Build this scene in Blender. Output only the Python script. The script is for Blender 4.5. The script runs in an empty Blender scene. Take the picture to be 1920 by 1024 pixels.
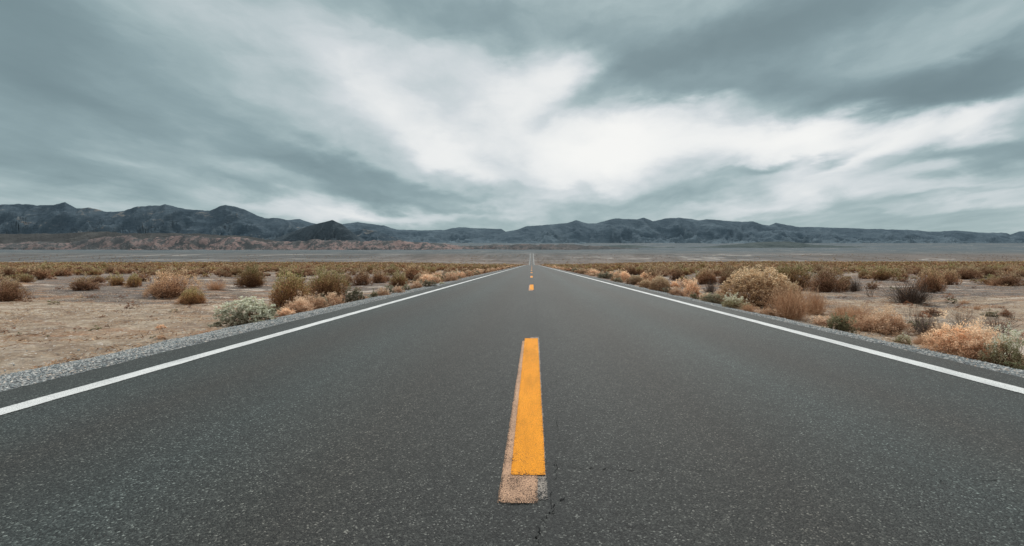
import bpy, math, random
import numpy as np
R = math.radians
rng = np.random.default_rng(7)
random.seed(7)
C = bpy.context.scene.collection
F, VX, HY, CAM = 820.0, 997.0, 494.0, 0.973      # focal length in photo px, vanishing point, eye height

# ------------------------------------------------------------------ numpy noise
_perm = np.random.default_rng(3).permutation(4096)
_val = np.random.default_rng(4).random(4096) * 2 - 1
def vnoise(x, y, seed=0):
    xi = np.floor(x).astype(np.int64); yi = np.floor(y).astype(np.int64)
    fx = x - xi; fy = y - yi
    fx = fx * fx * fx * (fx * (fx * 6 - 15) + 10); fy = fy * fy * fy * (fy * (fy * 6 - 15) + 10)
    def h(a, b): return _val[_perm[(_perm[(a + seed * 131) & 4095] + b) & 4095]]
    return (h(xi, yi) * (1 - fx) + h(xi + 1, yi) * fx) * (1 - fy) + (h(xi, yi + 1) * (1 - fx) + h(xi + 1, yi + 1) * fx) * fy
def fbm(x, y, o=4, seed=0, gain=.5, lac=2.03):
    s = 0; a = 1; n = 0
    for i in range(o):
        s = s + a * vnoise(x, y, seed + i); n += a; a *= gain; x = x * lac + 17.3; y = y * lac + 5.1
    return s / n
def ridged(x, y, o=4, seed=0, gain=.5):
    s = 0; a = 1; n = 0
    for i in range(o):
        s = s + a * (1 - np.abs(vnoise(x, y, seed + i)) * 1.6); n += a; a *= gain; x = x * 2.07 + 3.1; y = y * 2.07 + 9.7
    return s / n
def sstep(a, b, x):
    t = np.clip((x - a) / (b - a), 0, 1); return t * t * (3 - 2 * t)

# ------------------------------------------------------------------ terrain
_Yg = np.arange(-400, 20000, 10.0)
_Pg = np.interp(_Yg, [-400, 270, 340, 440, 560, 680, 800, 900, 1000, 1100, 1160, 1250, 1350, 1600, 2000, 3000, 4000, 5500, 7500, 20000],
                     [0, 0, -.9, -2.9, -3.2, -2.2, 3.0, 8.4, 16.2, 25, 28, 28.5, 29, 37, 52, 88, 126, 216, 338, 960])
_k = np.hanning(9); _k /= _k.sum()
_Pg = np.convolve(np.pad(_Pg, 4, mode='edge'), _k, mode='valid')
_Pg[_Yg < 225] = 0
def prof(Y): return np.interp(Y, _Yg, _Pg)
def terrain(x, y):
    x = np.asarray(x, float); y = np.asarray(y, float)
    ax = np.abs(x); P = prof(y)
    drop = np.interp(ax, [0, 3.9, 4.25, 4.7, 5.3, 6.5, 9, 14], [-.09, -.09, -.07, -.085, -.15, -.2, -.23, -.22])
    rise = (sstep(12, 110, ax)) * sstep(70, 340, y) * (1.75 + .35 * (x > 0) + .5 * fbm(x / 160, y / 160, 2, 9)) * (1 - sstep(420, 640, y))
    off = sstep(4.9, 9, ax)
    n = off * (.10 * fbm(x / 5, y / 5, 3, 21) + .035 * fbm(x / .9, y / .9, 3, 33))
    n = n + sstep(4.9, 5.6, ax) * (.055 * fbm(x / .42, y / .26, 3, 41)) * (y < 40)
    far = sstep(700, 1500, y) * sstep(8, 120, ax) * (y / 1000.) * 1.9 * fbm(x / 420, y / 700, 4, 51)
    return P + drop + rise + n + far
def tz(x, y): return float(terrain(np.array([x]), np.array([y]))[0])
def ground_at(px, py):                         # where the sight line of a photo point meets the ground
    Y = F * (CAM + .22) / max(py - HY, 1.2)
    for _ in range(12):
        X = (px - VX) / F * Y
        Y = .5 * Y + .5 * F * (CAM - min(tz(X, Y), .9)) / max(py - HY, 1.2)
    return (px - VX) / F * Y, Y

# ------------------------------------------------------------------ mesh + property helpers
def mesh(name, V, Fc, smooth=False, midx=None, tint=None, mats=()):
    me = bpy.data.meshes.new(name)
    V = np.asarray(V, np.float32); Fc = np.asarray(Fc, np.int32)
    n = Fc.shape[1]
    me.vertices.add(len(V)); me.vertices.foreach_set('co', V.ravel())
    me.loops.add(Fc.size); me.loops.foreach_set('vertex_index', Fc.ravel())
    me.polygons.add(len(Fc))
    me.polygons.foreach_set('loop_start', np.arange(0, Fc.size, n, dtype=np.int32))
    me.polygons.foreach_set('loop_total', np.full(len(Fc), n, np.int32))
    for m in mats: me.materials.append(m)
    if midx is not None: me.polygons.foreach_set('material_index', np.asarray(midx, np.int32))
    me.polygons.foreach_set('use_smooth', np.full(len(Fc), smooth, bool))
    if tint is not None:                       # (h, r, s) per vertex
        a = me.color_attributes.new('tint', 'FLOAT_COLOR', 'POINT')
        t = np.ones((len(V), 4), np.float32); t[:, :3] = tint
        a.data.foreach_set('color', t.ravel())
    me.update(calc_edges=True)
    return me
def link(name, me, parent=None, loc=None):
    o = bpy.data.objects.new(name, me); C.objects.link(o)
    if parent is not None: o.parent = parent
    if loc is not None: o.location = loc
    return o
def tag(o, label=None, cat=None, group=None, kind=None):
    if label: o['label'] = label
    if cat: o['category'] = cat
    if group: o['group'] = group
    if kind: o['kind'] = kind
    return o
def grid_faces(nr, nc):
    i = np.arange(nr - 1)[:, None] * nc + np.arange(nc - 1)[None, :]
    i = i.ravel(); return np.stack([i, i + 1, i + nc + 1, i + nc], 1)

# ------------------------------------------------------------------ node helpers
class NT:
    def __init__(s, mat):
        s.t = mat.node_tree; s.t.nodes.clear()
    def n(s, typ, **kw):
        nd = s.t.nodes.new(typ); ins = kw.pop('ins', {})
        for k, v in kw.items(): setattr(nd, k, v)
        for k, v in ins.items(): s.set(nd, k, v)
        return nd
    def set(s, nd, k, v):
        if isinstance(v, bpy.types.NodeSocket): s.t.links.new(v, nd.inputs[k])
        else: nd.inputs[k].default_value = v
    def math(s, op, a, b=0.0, clamp=False):
        nd = s.n('ShaderNodeMath', operation=op, use_clamp=clamp, ins={0: a, 1: b}); return nd.outputs[0]
    def mix(s, f, a, b, blend='MIX'):
        nd = s.n('ShaderNodeMix', data_type='RGBA', blend_type=blend)
        s.set(nd, 0, f); s.set(nd, 6, a); s.set(nd, 7, b); return nd.outputs[2]
    def noise(s, vec, scale, detail=4, rough=.55, dist=0.0, out=0):
        nd = s.n('ShaderNodeTexNoise', ins={'Scale': scale, 'Detail': detail, 'Roughness': rough, 'Distortion': dist})
        s.t.links.new(vec, nd.inputs['Vector']); return nd.outputs[out]
    def vor(s, vec, scale, out='Color', feat='F1'):
        nd = s.n('ShaderNodeTexVoronoi', feature=feat, ins={'Scale': scale})
        s.t.links.new(vec, nd.inputs['Vector']); return nd.outputs[out]
    def ramp(s, f, stops, interp='LINEAR'):
        nd = s.n('ShaderNodeValToRGB'); cr = nd.color_ramp; cr.interpolation = interp
        while len(cr.elements) > 1: cr.elements.remove(cr.elements[-1])
        cr.elements[0].position = stops[0][0]; cr.elements[0].color = col(stops[0][1])
        for p, c in stops[1:]:
            e = cr.elements.new(p); e.color = col(c)
        s.t.links.new(f, nd.inputs[0]); return nd.outputs[0]
    def mapr(s, v, a, b, c=0., d=1., smooth=False):
        nd = s.n('ShaderNodeMapRange', ins={1: a, 2: b, 3: c, 4: d}); 
        if smooth: nd.interpolation_type = 'SMOOTHSTEP'
        s.set(nd, 0, v); return nd.outputs[0]
    def scalev(s, vec, sc):
        nd = s.n('ShaderNodeMapping'); nd.inputs['Scale'].default_value = sc; s.t.links.new(vec, nd.inputs[0]); return nd.outputs[0]
def col(c):
    if isinstance(c, (int, float)): return (c, c, c, 1)
    return (c[0], c[1], c[2], 1)
def newmat(name):
    m = bpy.data.materials.new(name); m.use_nodes = True; return m, NT(m)
def finish(N, color, rough=.9, spec=.3, bump=None, bstr=.3, bdist=.02, trans=0.0):
    p = N.n('ShaderNodeBsdfPrincipled', ins={'Base Color': color, 'Roughness': rough, 'Specular IOR Level': spec})
    if bump is not None:
        b = N.n('ShaderNodeBump', ins={'Strength': bstr, 'Distance': bdist, 'Height': bump})
        N.t.links.new(b.outputs[0], p.inputs['Normal'])
    sh = p.outputs[0]
    if trans:
        tr = N.n('ShaderNodeBsdfTranslucent', ins={'Color': color})
        mx = N.n('ShaderNodeMixShader', ins={0: trans}); N.t.links.new(sh, mx.inputs[1]); N.t.links.new(tr.outputs[0], mx.inputs[2]); sh = mx.outputs[0]
    o = N.n('ShaderNodeOutputMaterial'); N.t.links.new(sh, o.inputs[0])

# ------------------------------------------------------------------ materials
def mat_asphalt():
    m, N = newmat('asphalt'); P = N.n('ShaderNodeTexCoord').outputs['Object']
    sep = N.n('ShaderNodeSeparateXYZ'); N.t.links.new(P, sep.inputs[0]); X = sep.outputs[0]
    cell = N.vor(P, 165); cs = N.n('ShaderNodeSeparateColor'); N.t.links.new(cell, cs.inputs[0])
    stone = N.ramp(cs.outputs[0], [(0, (.010, .0105, .010)), (.35, (.025, .0265, .0255)), (.7, (.046, .048, .0455)), (.88, (.072, .074, .070)), (.96, (.125, .124, .116)), (1, (.30, .295, .275))])
    cell2 = N.vor(P, 52); cs2 = N.n('ShaderNodeSeparateColor'); N.t.links.new(cell2, cs2.inputs[0])
    big = N.ramp(cs2.outputs[1], [(0, 0), (.93, 0), (.96, 1)], 'CONSTANT')
    c = N.mix(N.math('MULTIPLY', big, .15), stone, (.15, .15, .14, 1))
    fine = N.noise(P, 9, 5, .7)
    c = N.mix(1.0, c, N.ramp(fine, [(.3, .80), (.7, 1.2)]), 'MULTIPLY')
    # lanes: faint brown wheel paths and paler strips between them, wandering a little
    wv = N.noise(N.scalev(P, (.25, .05, 1)), 1.0, 2)
    Xw = N.math('ADD', X, N.mapr(wv, .3, .7, -.25, .25))
    lane = N.mapr(Xw, -4.2, 4.2)
    def p(x): return (x + 4.2) / 8.4
    br = (.93, .86, .80); bl = (1.04, 1.20, 1.21)
    tnt = N.ramp(lane, [(0, (1.0, 1.0, .97)), (p(-3.1), bl), (p(-2.5), br), (p(-1.7), bl), (p(-.9), br), (p(-.35), (.98, .98, .97)), (p(0.02), (.86, .86, .86)), (p(.35), (1.0, 1.0, .98)), (p(.95), br), (p(1.75), (1.06, 1.25, 1.26)), (p(2.45), br), (p(3.2), bl), (1, (1, 1, .98))])
    c = N.mix(.9, c, tnt, 'MULTIPLY')
    patch = N.noise(N.scalev(P, (.6, .16, 1)), 1.0, 4, .6)
    c = N.mix(1.0, c, N.ramp(patch, [(.3, .80), (.7, 1.22)]), 'MULTIPLY')
    # old tar stain under the dash end
    seam = N.math('ABSOLUTE', N.math('SUBTRACT', X, N.mapr(N.noise(N.scalev(P, (1, .4, 1)), 2, 3), .3, .7, .05, .11)))
    sf = N.math('MULTIPLY', N.mapr(seam, 0, .045, 1, 0), .5)
    c = N.mix(sf, c, (.028, .029, .029, 1))
    dv = N.vor(P, 165, 'Distance')
    c = N.mix(1.0, c, (.62, .640, .628, 1), 'MULTIPLY')
    h = N.math('ADD', N.math('MULTIPLY', dv, -1.0), N.math('MULTIPLY', fine, .6))
    finish(N, c, .66, .30, h, .55, .006); return m
def mat_paint(name, c1, c2, wear, cover, scale=150, stain=None):
    m, N = newmat(name); P = N.n('ShaderNodeTexCoord').outputs['Object']
    at = N.n('ShaderNodeAttribute', attribute_name='tint'); es = N.n('ShaderNodeSeparateColor'); N.t.links.new(at.outputs['Color'], es.inputs[0])
    a = N.noise(P, 9, 5, .7); b = N.noise(P, scale, 3, .7)
    v = N.math('ADD', N.math('MULTIPLY', a, .28), N.math('MULTIPLY', b, .72))
    v = N.math('ADD', v, N.mapr(es.outputs[0], 0, 1, -.09, 0)); v = N.math('ADD', v, N.mapr(es.outputs[1], 0, 1, -.035, 0))
    f = N.mapr(v, cover - .035, cover + .035); keep = N.mapr(v, cover - .075, cover - .045)
    base = N.mix(N.noise(P, 5, 4, .6), c1, c2)
    base = N.mix(1.0, base, N.ramp(b, [(.3, .84), (.7, 1.1)]), 'MULTIPLY')
    base = N.mix(1.0, base, N.ramp(N.noise(N.scalev(P, (3, .6, 1)), 2.0, 5, .65), [(.32, (.74, .75, .76)), (.55, (1, 1, 1))]), 'MULTIPLY')
    c = N.mix(f, wear, base)
    dv = N.vor(P, 165, 'Distance'); c = N.mix(1.0, c, N.ramp(dv, [(0, 1.06), (.75, .72)]), 'MULTIPLY')
    finish(N, c, .7, .2, N.math('ADD', b, N.math('MULTIPLY', dv, -1.5)), .7, .005)
    out = [n for n in N.t.nodes if n.type == 'OUTPUT_MATERIAL'][0]; src = out.inputs[0].links[0].from_socket
    tr = N.n('ShaderNodeBsdfTransparent'); mx = N.n('ShaderNodeMixShader', ins={0: keep}); N.t.links.new(tr.outputs[0], mx.inputs[1]); N.t.links.new(src, mx.inputs[2]); N.t.links.new(mx.outputs[0], out.inputs[0]); return m
def mat_sand():
    m, N = newmat('desert_soil'); P = N.n('ShaderNodeTexCoord').outputs['Object']
    sep = N.n('ShaderNodeSeparateXYZ'); N.t.links.new(P, sep.inputs[0]); X, Y = sep.outputs[0], sep.outputs[1]
    P2 = N.scalev(P, (.35, 1, 1))
    n1 = N.noise(P2, .30, 5, .6); n2 = N.noise(P, 2.2, 6, .68, .4); n3 = N.noise(P, 24, 5, .7); n4 = N.noise(P2, .9, 5, .65, .5)
    tan = N.ramp(n2, [(.28, (.17, .11, .075)), (.5, (.315, .24, .172)), (.70, (.47, .39, .305))])
    grey = N.ramp(n2, [(.3, (.075, .060, .052)), (.5, (.14, .115, .10)), (.72, (.245, .205, .175))])
    # soil by distance from the road and depth: pinkish tan close to the shoulder, greyer crust further out
    near = N.math('ADD', N.mapr(Y, 8.5, 22, 1, 0, True), N.math('ADD', N.mapr(n1, .42, .62, -.35, .5), N.mapr(n4, .3, .7, -.35, .35)))
    c = N.mix(N.mapr(near, .2, .8, 0, 1, True), grey, tan)
    pale = N.mapr(N.noise(P2, .55, 4, .6, .6), .56, .66, 0, .85, True)
    c = N.mix(pale, c, (.54, .455, .38, 1))
    rust = N.mapr(n4, .50, .66, 0, .8, True)
    c = N.mix(rust, c, N.ramp(n3, [(.3, (.20, .10, .055)), (.7, (.40, .22, .125))]))
    dk = N.mapr(N.noise(P, 6, 5, .7, .8), .55, .68, 0, .75, True)
    c = N.mix(dk, c, (.11, .075, .055, 1))
    bl = N.mapr(N.noise(P2, 1.7, 6, .7, .8), .50, .66, 0, .7, True)
    c = N.mix(bl, c, (.20, .145, .11, 1))
    c = N.mix(1.0, c, N.ramp(n3, [(.25, .55), (.75, 1.4)]), 'MULTIPLY')
    pb = N.vor(P, 38); pc = N.n('ShaderNodeSeparateColor'); N.t.links.new(pb, pc.inputs[0])
    c = N.mix(N.mapr(pc.outputs[0], .93, .95, 0, .8), c, N.ramp(pc.outputs[1], [(0, (.15, .12, .1)), (.6, (.45, .4, .35)), (1, (.65, .6, .55))]))
    # mid plain: litter between the bushes
    mid = N.mapr(Y, 38, 110, 0, 1, True)
    ms = N.ramp(N.noise(P, .8, 5, .75), [(.35, (.17, .115, .07)), (.5, (.31, .23, .145)), (.66, (.43, .34, .22))])
    c = N.mix(mid, c, ms)
    # the fan beyond: grey-pink at its foot, blue-grey aerial haze painted in towards the hills (gravel bajada, fine scrub)
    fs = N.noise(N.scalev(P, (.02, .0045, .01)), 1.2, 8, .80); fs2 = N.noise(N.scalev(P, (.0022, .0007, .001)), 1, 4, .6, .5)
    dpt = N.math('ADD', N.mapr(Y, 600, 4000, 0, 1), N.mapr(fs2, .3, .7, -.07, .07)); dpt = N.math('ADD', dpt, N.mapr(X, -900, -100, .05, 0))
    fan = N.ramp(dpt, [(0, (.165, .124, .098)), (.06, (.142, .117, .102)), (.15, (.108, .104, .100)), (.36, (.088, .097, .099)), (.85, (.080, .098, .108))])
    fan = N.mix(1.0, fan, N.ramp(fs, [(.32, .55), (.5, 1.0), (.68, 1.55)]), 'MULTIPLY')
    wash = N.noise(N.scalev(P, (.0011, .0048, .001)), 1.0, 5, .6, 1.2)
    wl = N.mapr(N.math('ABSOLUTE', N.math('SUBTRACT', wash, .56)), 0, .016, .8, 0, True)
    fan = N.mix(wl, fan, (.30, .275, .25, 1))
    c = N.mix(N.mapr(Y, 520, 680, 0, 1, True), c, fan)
    h = N.math('ADD', N.math('MULTIPLY', n2, .6), N.math('MULTIPLY', n3, .55))
    finish(N, c, .95, .12, h, .85, .07); return m
def mat_gravelbed():
    m, N = newmat('gravel_bed'); P = N.n('ShaderNodeTexCoord').outputs['Object']
    v = N.n('ShaderNodeSeparateColor'); N.t.links.new(N.vor(P, 34), v.inputs[0])
    d = N.vor(P, 34, 'Distance')
    c = N.ramp(v.outputs[0], [(0, (.075, .08, .085)), (.3, (.16, .175, .18)), (.6, (.27, .275, .27)), (.85, (.42, .41, .39)), (1, (.62, .58, .54))])
    c = N.mix(1.0, c, N.ramp(d, [(0, 1.15), (.6, .45)]), 'MULTIPLY')
    finish(N, c, .9, .2, N.math('MULTIPLY', d, -1.0), 1.0, .02); return m
def mat_stones():
    m, N = newmat('gravel_stone'); g = N.n('ShaderNodeNewGeometry').outputs['Random Per Island']
    P = N.n('ShaderNodeTexCoord').outputs['Object']
    c = N.ramp(g, [(0, (.12, .135, .14)), (.25, (.21, .235, .24)), (.5, (.31, .325, .32)), (.72, (.43, .43, .415)), (.9, (.58, .55, .51)), (1, (.55, .43, .34))])
    c = N.mix(1.0, c, N.ramp(N.noise(P, 60, 3), [(.3, .75), (.7, 1.2)]), 'MULTIPLY')
    finish(N, c, .9, .2); return m
def mat_foliage(name, bottom, mid, top, var=.35, accent=None, acc=0.0, trans=.15, hue=None):
    m, N = newmat(name)
    at = N.n('ShaderNodeAttribute', attribute_name='tint'); s = N.n('ShaderNodeSeparateColor'); N.t.links.new(at.outputs['Color'], s.inputs[0])
    isl = N.n('ShaderNodeNewGeometry').outputs['Random Per Island']
    rnd = N.n('ShaderNodeObjectInfo').outputs['Random']
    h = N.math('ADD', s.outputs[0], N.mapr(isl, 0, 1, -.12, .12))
    c = N.ramp(h, [(0, tuple(v * .30 for v in bottom)), (.17, tuple(v * .8 for v in bottom)), (.38, tuple(.4 * a + .6 * b for a, b in zip(bottom, mid))), (.56, mid), (.82, top)])  # darkened foot paints the bush's self-shadow over its own base colour
    if accent: c = N.mix(N.mapr(N.math('MULTIPLY', isl, 7.31, ), 0, 1, 0, 0), c, c)
    if accent:
        fr = N.math('FRACT', N.math('MULTIPLY', isl, 37.7))
        c = N.mix(N.math('MULTIPLY', N.mapr(fr, 1 - acc - .01, 1 - acc, 0, 1), N.mapr(s.outputs[0], .3, .6)), c, col(accent))
    c = N.mix(1.0, c, N.ramp(isl, [(0, 1 - var), (1, 1 + var)]), 'MULTIPLY')
    rb = N.math('FRACT', N.math('ADD', s.outputs[1], rnd))
    c = N.mix(1.0, c, N.ramp(rb, [(0, (.74, .69, .65)), (.45, (1, 1, 1)), (1, (1.2, 1.15, 1.08))]), 'MULTIPLY')
    if hue: c = N.mix(N.mapr(s.outputs[2], 0, 1, 0, .75), c, col(hue))
    finish(N, c, .85, .15, trans=trans); return m

M = {}
M['asphalt'] = mat_asphalt(); M['soil'] = mat_sand(); M['gravel'] = mat_gravelbed(); M['stone'] = mat_stones()
M['white'] = mat_paint('white_road_paint', (.76, .76, .74, 1), (.84, .84, .82, 1), (.30, .30, .29, 1), .395)
M['orange'] = mat_paint('orange_road_paint', (.92, .33, .015, 1), (.98, .38, .020, 1), (.34, .13, .025, 1), .37)
M['oldpaint'] = mat_paint('worn_peach_paint', (.56, .33, .21, 1), (.76, .47, .30, 1), (.20, .125, .085, 1), .44, 210)
M['ghost'] = mat_paint('worn_grey_paint', (.40, .33, .28, 1), (.48, .42, .36, 1), (.085, .083, .08, 1), .475, 190)
M['crack'], N = newmat('tar_crack'); finish(N, (.012, .012, .012, 1), .9, .1)
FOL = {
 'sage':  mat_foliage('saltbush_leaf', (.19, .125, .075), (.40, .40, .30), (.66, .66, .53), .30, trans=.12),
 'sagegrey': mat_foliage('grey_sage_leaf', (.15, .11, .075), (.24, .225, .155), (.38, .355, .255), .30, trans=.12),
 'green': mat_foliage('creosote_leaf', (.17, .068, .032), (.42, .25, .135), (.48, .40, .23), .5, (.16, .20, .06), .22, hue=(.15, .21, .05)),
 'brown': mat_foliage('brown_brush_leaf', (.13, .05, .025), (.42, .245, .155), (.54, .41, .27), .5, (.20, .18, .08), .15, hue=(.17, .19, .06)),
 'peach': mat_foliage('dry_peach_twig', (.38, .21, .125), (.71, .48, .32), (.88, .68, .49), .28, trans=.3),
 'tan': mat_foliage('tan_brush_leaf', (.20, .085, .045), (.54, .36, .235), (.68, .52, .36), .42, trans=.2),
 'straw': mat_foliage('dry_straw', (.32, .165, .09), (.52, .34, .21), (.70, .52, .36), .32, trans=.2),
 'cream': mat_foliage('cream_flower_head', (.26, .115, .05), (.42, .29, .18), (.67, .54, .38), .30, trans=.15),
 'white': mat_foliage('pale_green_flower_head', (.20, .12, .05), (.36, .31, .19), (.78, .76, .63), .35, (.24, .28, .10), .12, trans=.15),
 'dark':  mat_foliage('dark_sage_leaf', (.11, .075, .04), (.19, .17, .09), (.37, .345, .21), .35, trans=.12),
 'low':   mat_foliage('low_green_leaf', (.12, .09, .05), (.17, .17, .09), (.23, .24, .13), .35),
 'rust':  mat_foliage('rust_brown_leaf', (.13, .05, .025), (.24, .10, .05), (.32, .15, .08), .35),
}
STEM = {}
def stemmat(k, a, b):
    m, N = newmat(k); isl = N.n('ShaderNodeNewGeometry').outputs['Random Per Island']
    finish(N, N.mix(isl, col(a), col(b)), .9, .1); STEM[k] = m
stemmat('brown_stem', (.085, .045, .028), (.23, .13, .075))
stemmat('straw_stem', (.38, .20, .11), (.66, .42, .26))
stemmat('dark_stem', (.035, .024, .020), (.20, .145, .115))
stemmat('black_stem', (.03, .02, .015), (.08, .05, .035))

# ------------------------------------------------------------------ plants
def stems_geo(P0, P1, r0, r1, bend, rg, seg=4):
    """ribbon-thin three-sided stems from P0 to P1 -> verts, quads"""
    n = len(P0); t = np.linspace(0, 1, seg + 1)
    b = rg.normal(0, 1, (n, 3)) * bend * np.linalg.norm(P1 - P0, axis=1)[:, None]
    pts = P0[:, None] * (1 - t)[None, :, None] + P1[:, None] * t[None, :, None] + b[:, None] * (np.sin(t * np.pi))[None, :, None]
    jit = rg.normal(0, 1, (n, seg + 1, 3)) * .02 * np.linalg.norm(P1 - P0, axis=1)[:, None, None]; jit[:, 0] = 0
    pts = pts + jit
    rad = (r0 * (1 - t) + r1 * t)[None, :, None]
    a = np.array([0, 2.094, 4.189]); d = np.stack([np.cos(a), np.sin(a), 0 * a + .3 * np.sin(a)], 1)
    V = pts[:, :, None, :] + rad[..., None] * d[None, None]
    V = V.reshape(-1, 3); f = []
    base = (np.arange(n)[:, None] * (seg + 1) + np.arange(seg)[None]).ravel() * 3
    for k in range(3):
        k2 = (k + 1) % 3; f.append(np.stack([base + k, base + k2, base + 3 + k2, base + 3 + k], 1))
    return V, np.concatenate(f)
def leaves_geo(Cn, D, L, W, rg):
    """one quad (kite) per leaf centre Cn pointing along D"""
    D = D / (np.linalg.norm(D, axis=1)[:, None] + 1e-6)
    s = np.cross(D, rg.normal(0, 1, D.shape)); s /= (np.linalg.norm(s, axis=1)[:, None] + 1e-6)
    L = np.broadcast_to(L, (len(Cn),))[:, None]; W = np.broadcast_to(W, (len(Cn),))[:, None]
    V = np.stack([Cn, Cn + D * L * .5 + s * W, Cn + D * L, Cn + D * L * .45 - s * W], 1).reshape(-1, 3)
    i = np.arange(len(Cn)) * 4
    return V, np.stack([i, i + 1, i + 2, i + 3], 1)
def dome(n, rg, lo=.0, shell=.55, lob=None, rough=1.0):
    """points in an uneven dome of radius ~.5 wide, height ~1"""
    th = rg.uniform(0, 2 * np.pi, n); el = np.arcsin(rg.uniform(lo, 1, n))
    r = shell + (1 - shell) * rg.random(n) ** .6
    ln = 1 + .20 * np.sin(th * 2 + lob[0]) + .12 * np.sin(th * 3 + lob[1] + el * 3) + .12 * np.sin(th * 5 + lob[2] + el * 5) + rg.normal(0, .085, n)
    ln = 1 + (ln - 1) * rough; r = r * ln * .93
    x = r * np.cos(el) * np.cos(th) * .5; y = r * np.cos(el) * np.sin(th) * .5; z = r * np.sin(el) * .93 + .03
    return np.stack([x, y, z], 1)
KIND = {
 # style: number of clumps, leaves per clump, clump radius, leaf length, leaf width, shell, stems, stem radius, leaf/hair direction mix
 'sage':  dict(fol='sage', stem='brown_stem', nc=420, nl=26, cr=.036, L=.030, W=.0155, shell=.76, ns=60, sr=.006, up=.3, lo=-.05),
 'sagegrey': dict(fol='sagegrey', stem='brown_stem', nc=330, nl=26, cr=.042, L=.034, W=.0135, shell=.68, ns=60, sr=.006, up=.3, lo=-.05),
 'green': dict(fol='green', stem='brown_stem', nc=420, nl=30, cr=.062, L=.036, W=.0066, shell=.35, ns=170, sr=.0045, up=.8, lo=.08, hue=1),
 'brown': dict(fol='brown', stem='brown_stem', nc=400, nl=30, cr=.062, L=.040, W=.0066, shell=.35, ns=170, sr=.0045, up=.7, lo=.02, hue=.25),
 'peach': dict(fol='peach', stem='straw_stem', nc=340, nl=28, cr=.055, L=.040, W=.0075, shell=.5, ns=130, sr=.0035, up=.3, lo=-.05),
 'tan': dict(fol='tan', stem='brown_stem', nc=380, nl=30, cr=.062, L=.040, W=.0062, shell=.4, ns=170, sr=.0045, up=.7, lo=.0, hue=.1),
 'straw': dict(fol='straw', stem='straw_stem', nc=130, nl=10, cr=.09, L=.13, W=.0030, shell=.3, ns=620, sr=.0032, up=.9, lo=.02),
 'cream': dict(fol='cream', stem='brown_stem', nc=760, nl=28, cr=.030, L=.021, W=.0098, rough=.45, shell=.72, ns=190, sr=.0035, up=.5, lo=.0),
 'white': dict(fol='white', stem='brown_stem', nc=400, nl=24, cr=.040, L=.026, W=.0115, shell=.6, ns=140, sr=.0035, up=.5, lo=.0),
 'dark':  dict(fol='dark', stem='black_stem', nc=320, nl=26, cr=.045, L=.036, W=.014, shell=.6, ns=60, sr=.008, up=.4, lo=-.05),
 'low':   dict(fol='low', stem='brown_stem', nc=80, nl=26, cr=.08, L=.05, W=.014, shell=.3, ns=30, sr=.006, up=.6, lo=.0),
 'rust':  dict(fol='rust', stem='brown_stem', nc=160, nl=22, cr=.07, L=.045, W=.007, shell=.3, ns=110, sr=.005, up=.7, lo=.0),
 'bare':  dict(fol='brown', stem='dark_stem', nc=34, nl=14, cr=.06, L=.05, W=.004, shell=.4, ns=420, sr=.0042, up=.8, lo=.05),
 'twigs': dict(fol='rust', stem='dark_stem', nc=14, nl=8, cr=.05, L=.05, W=.004, shell=.6, ns=46, sr=.0042, up=.9, lo=.35),
}
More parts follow.
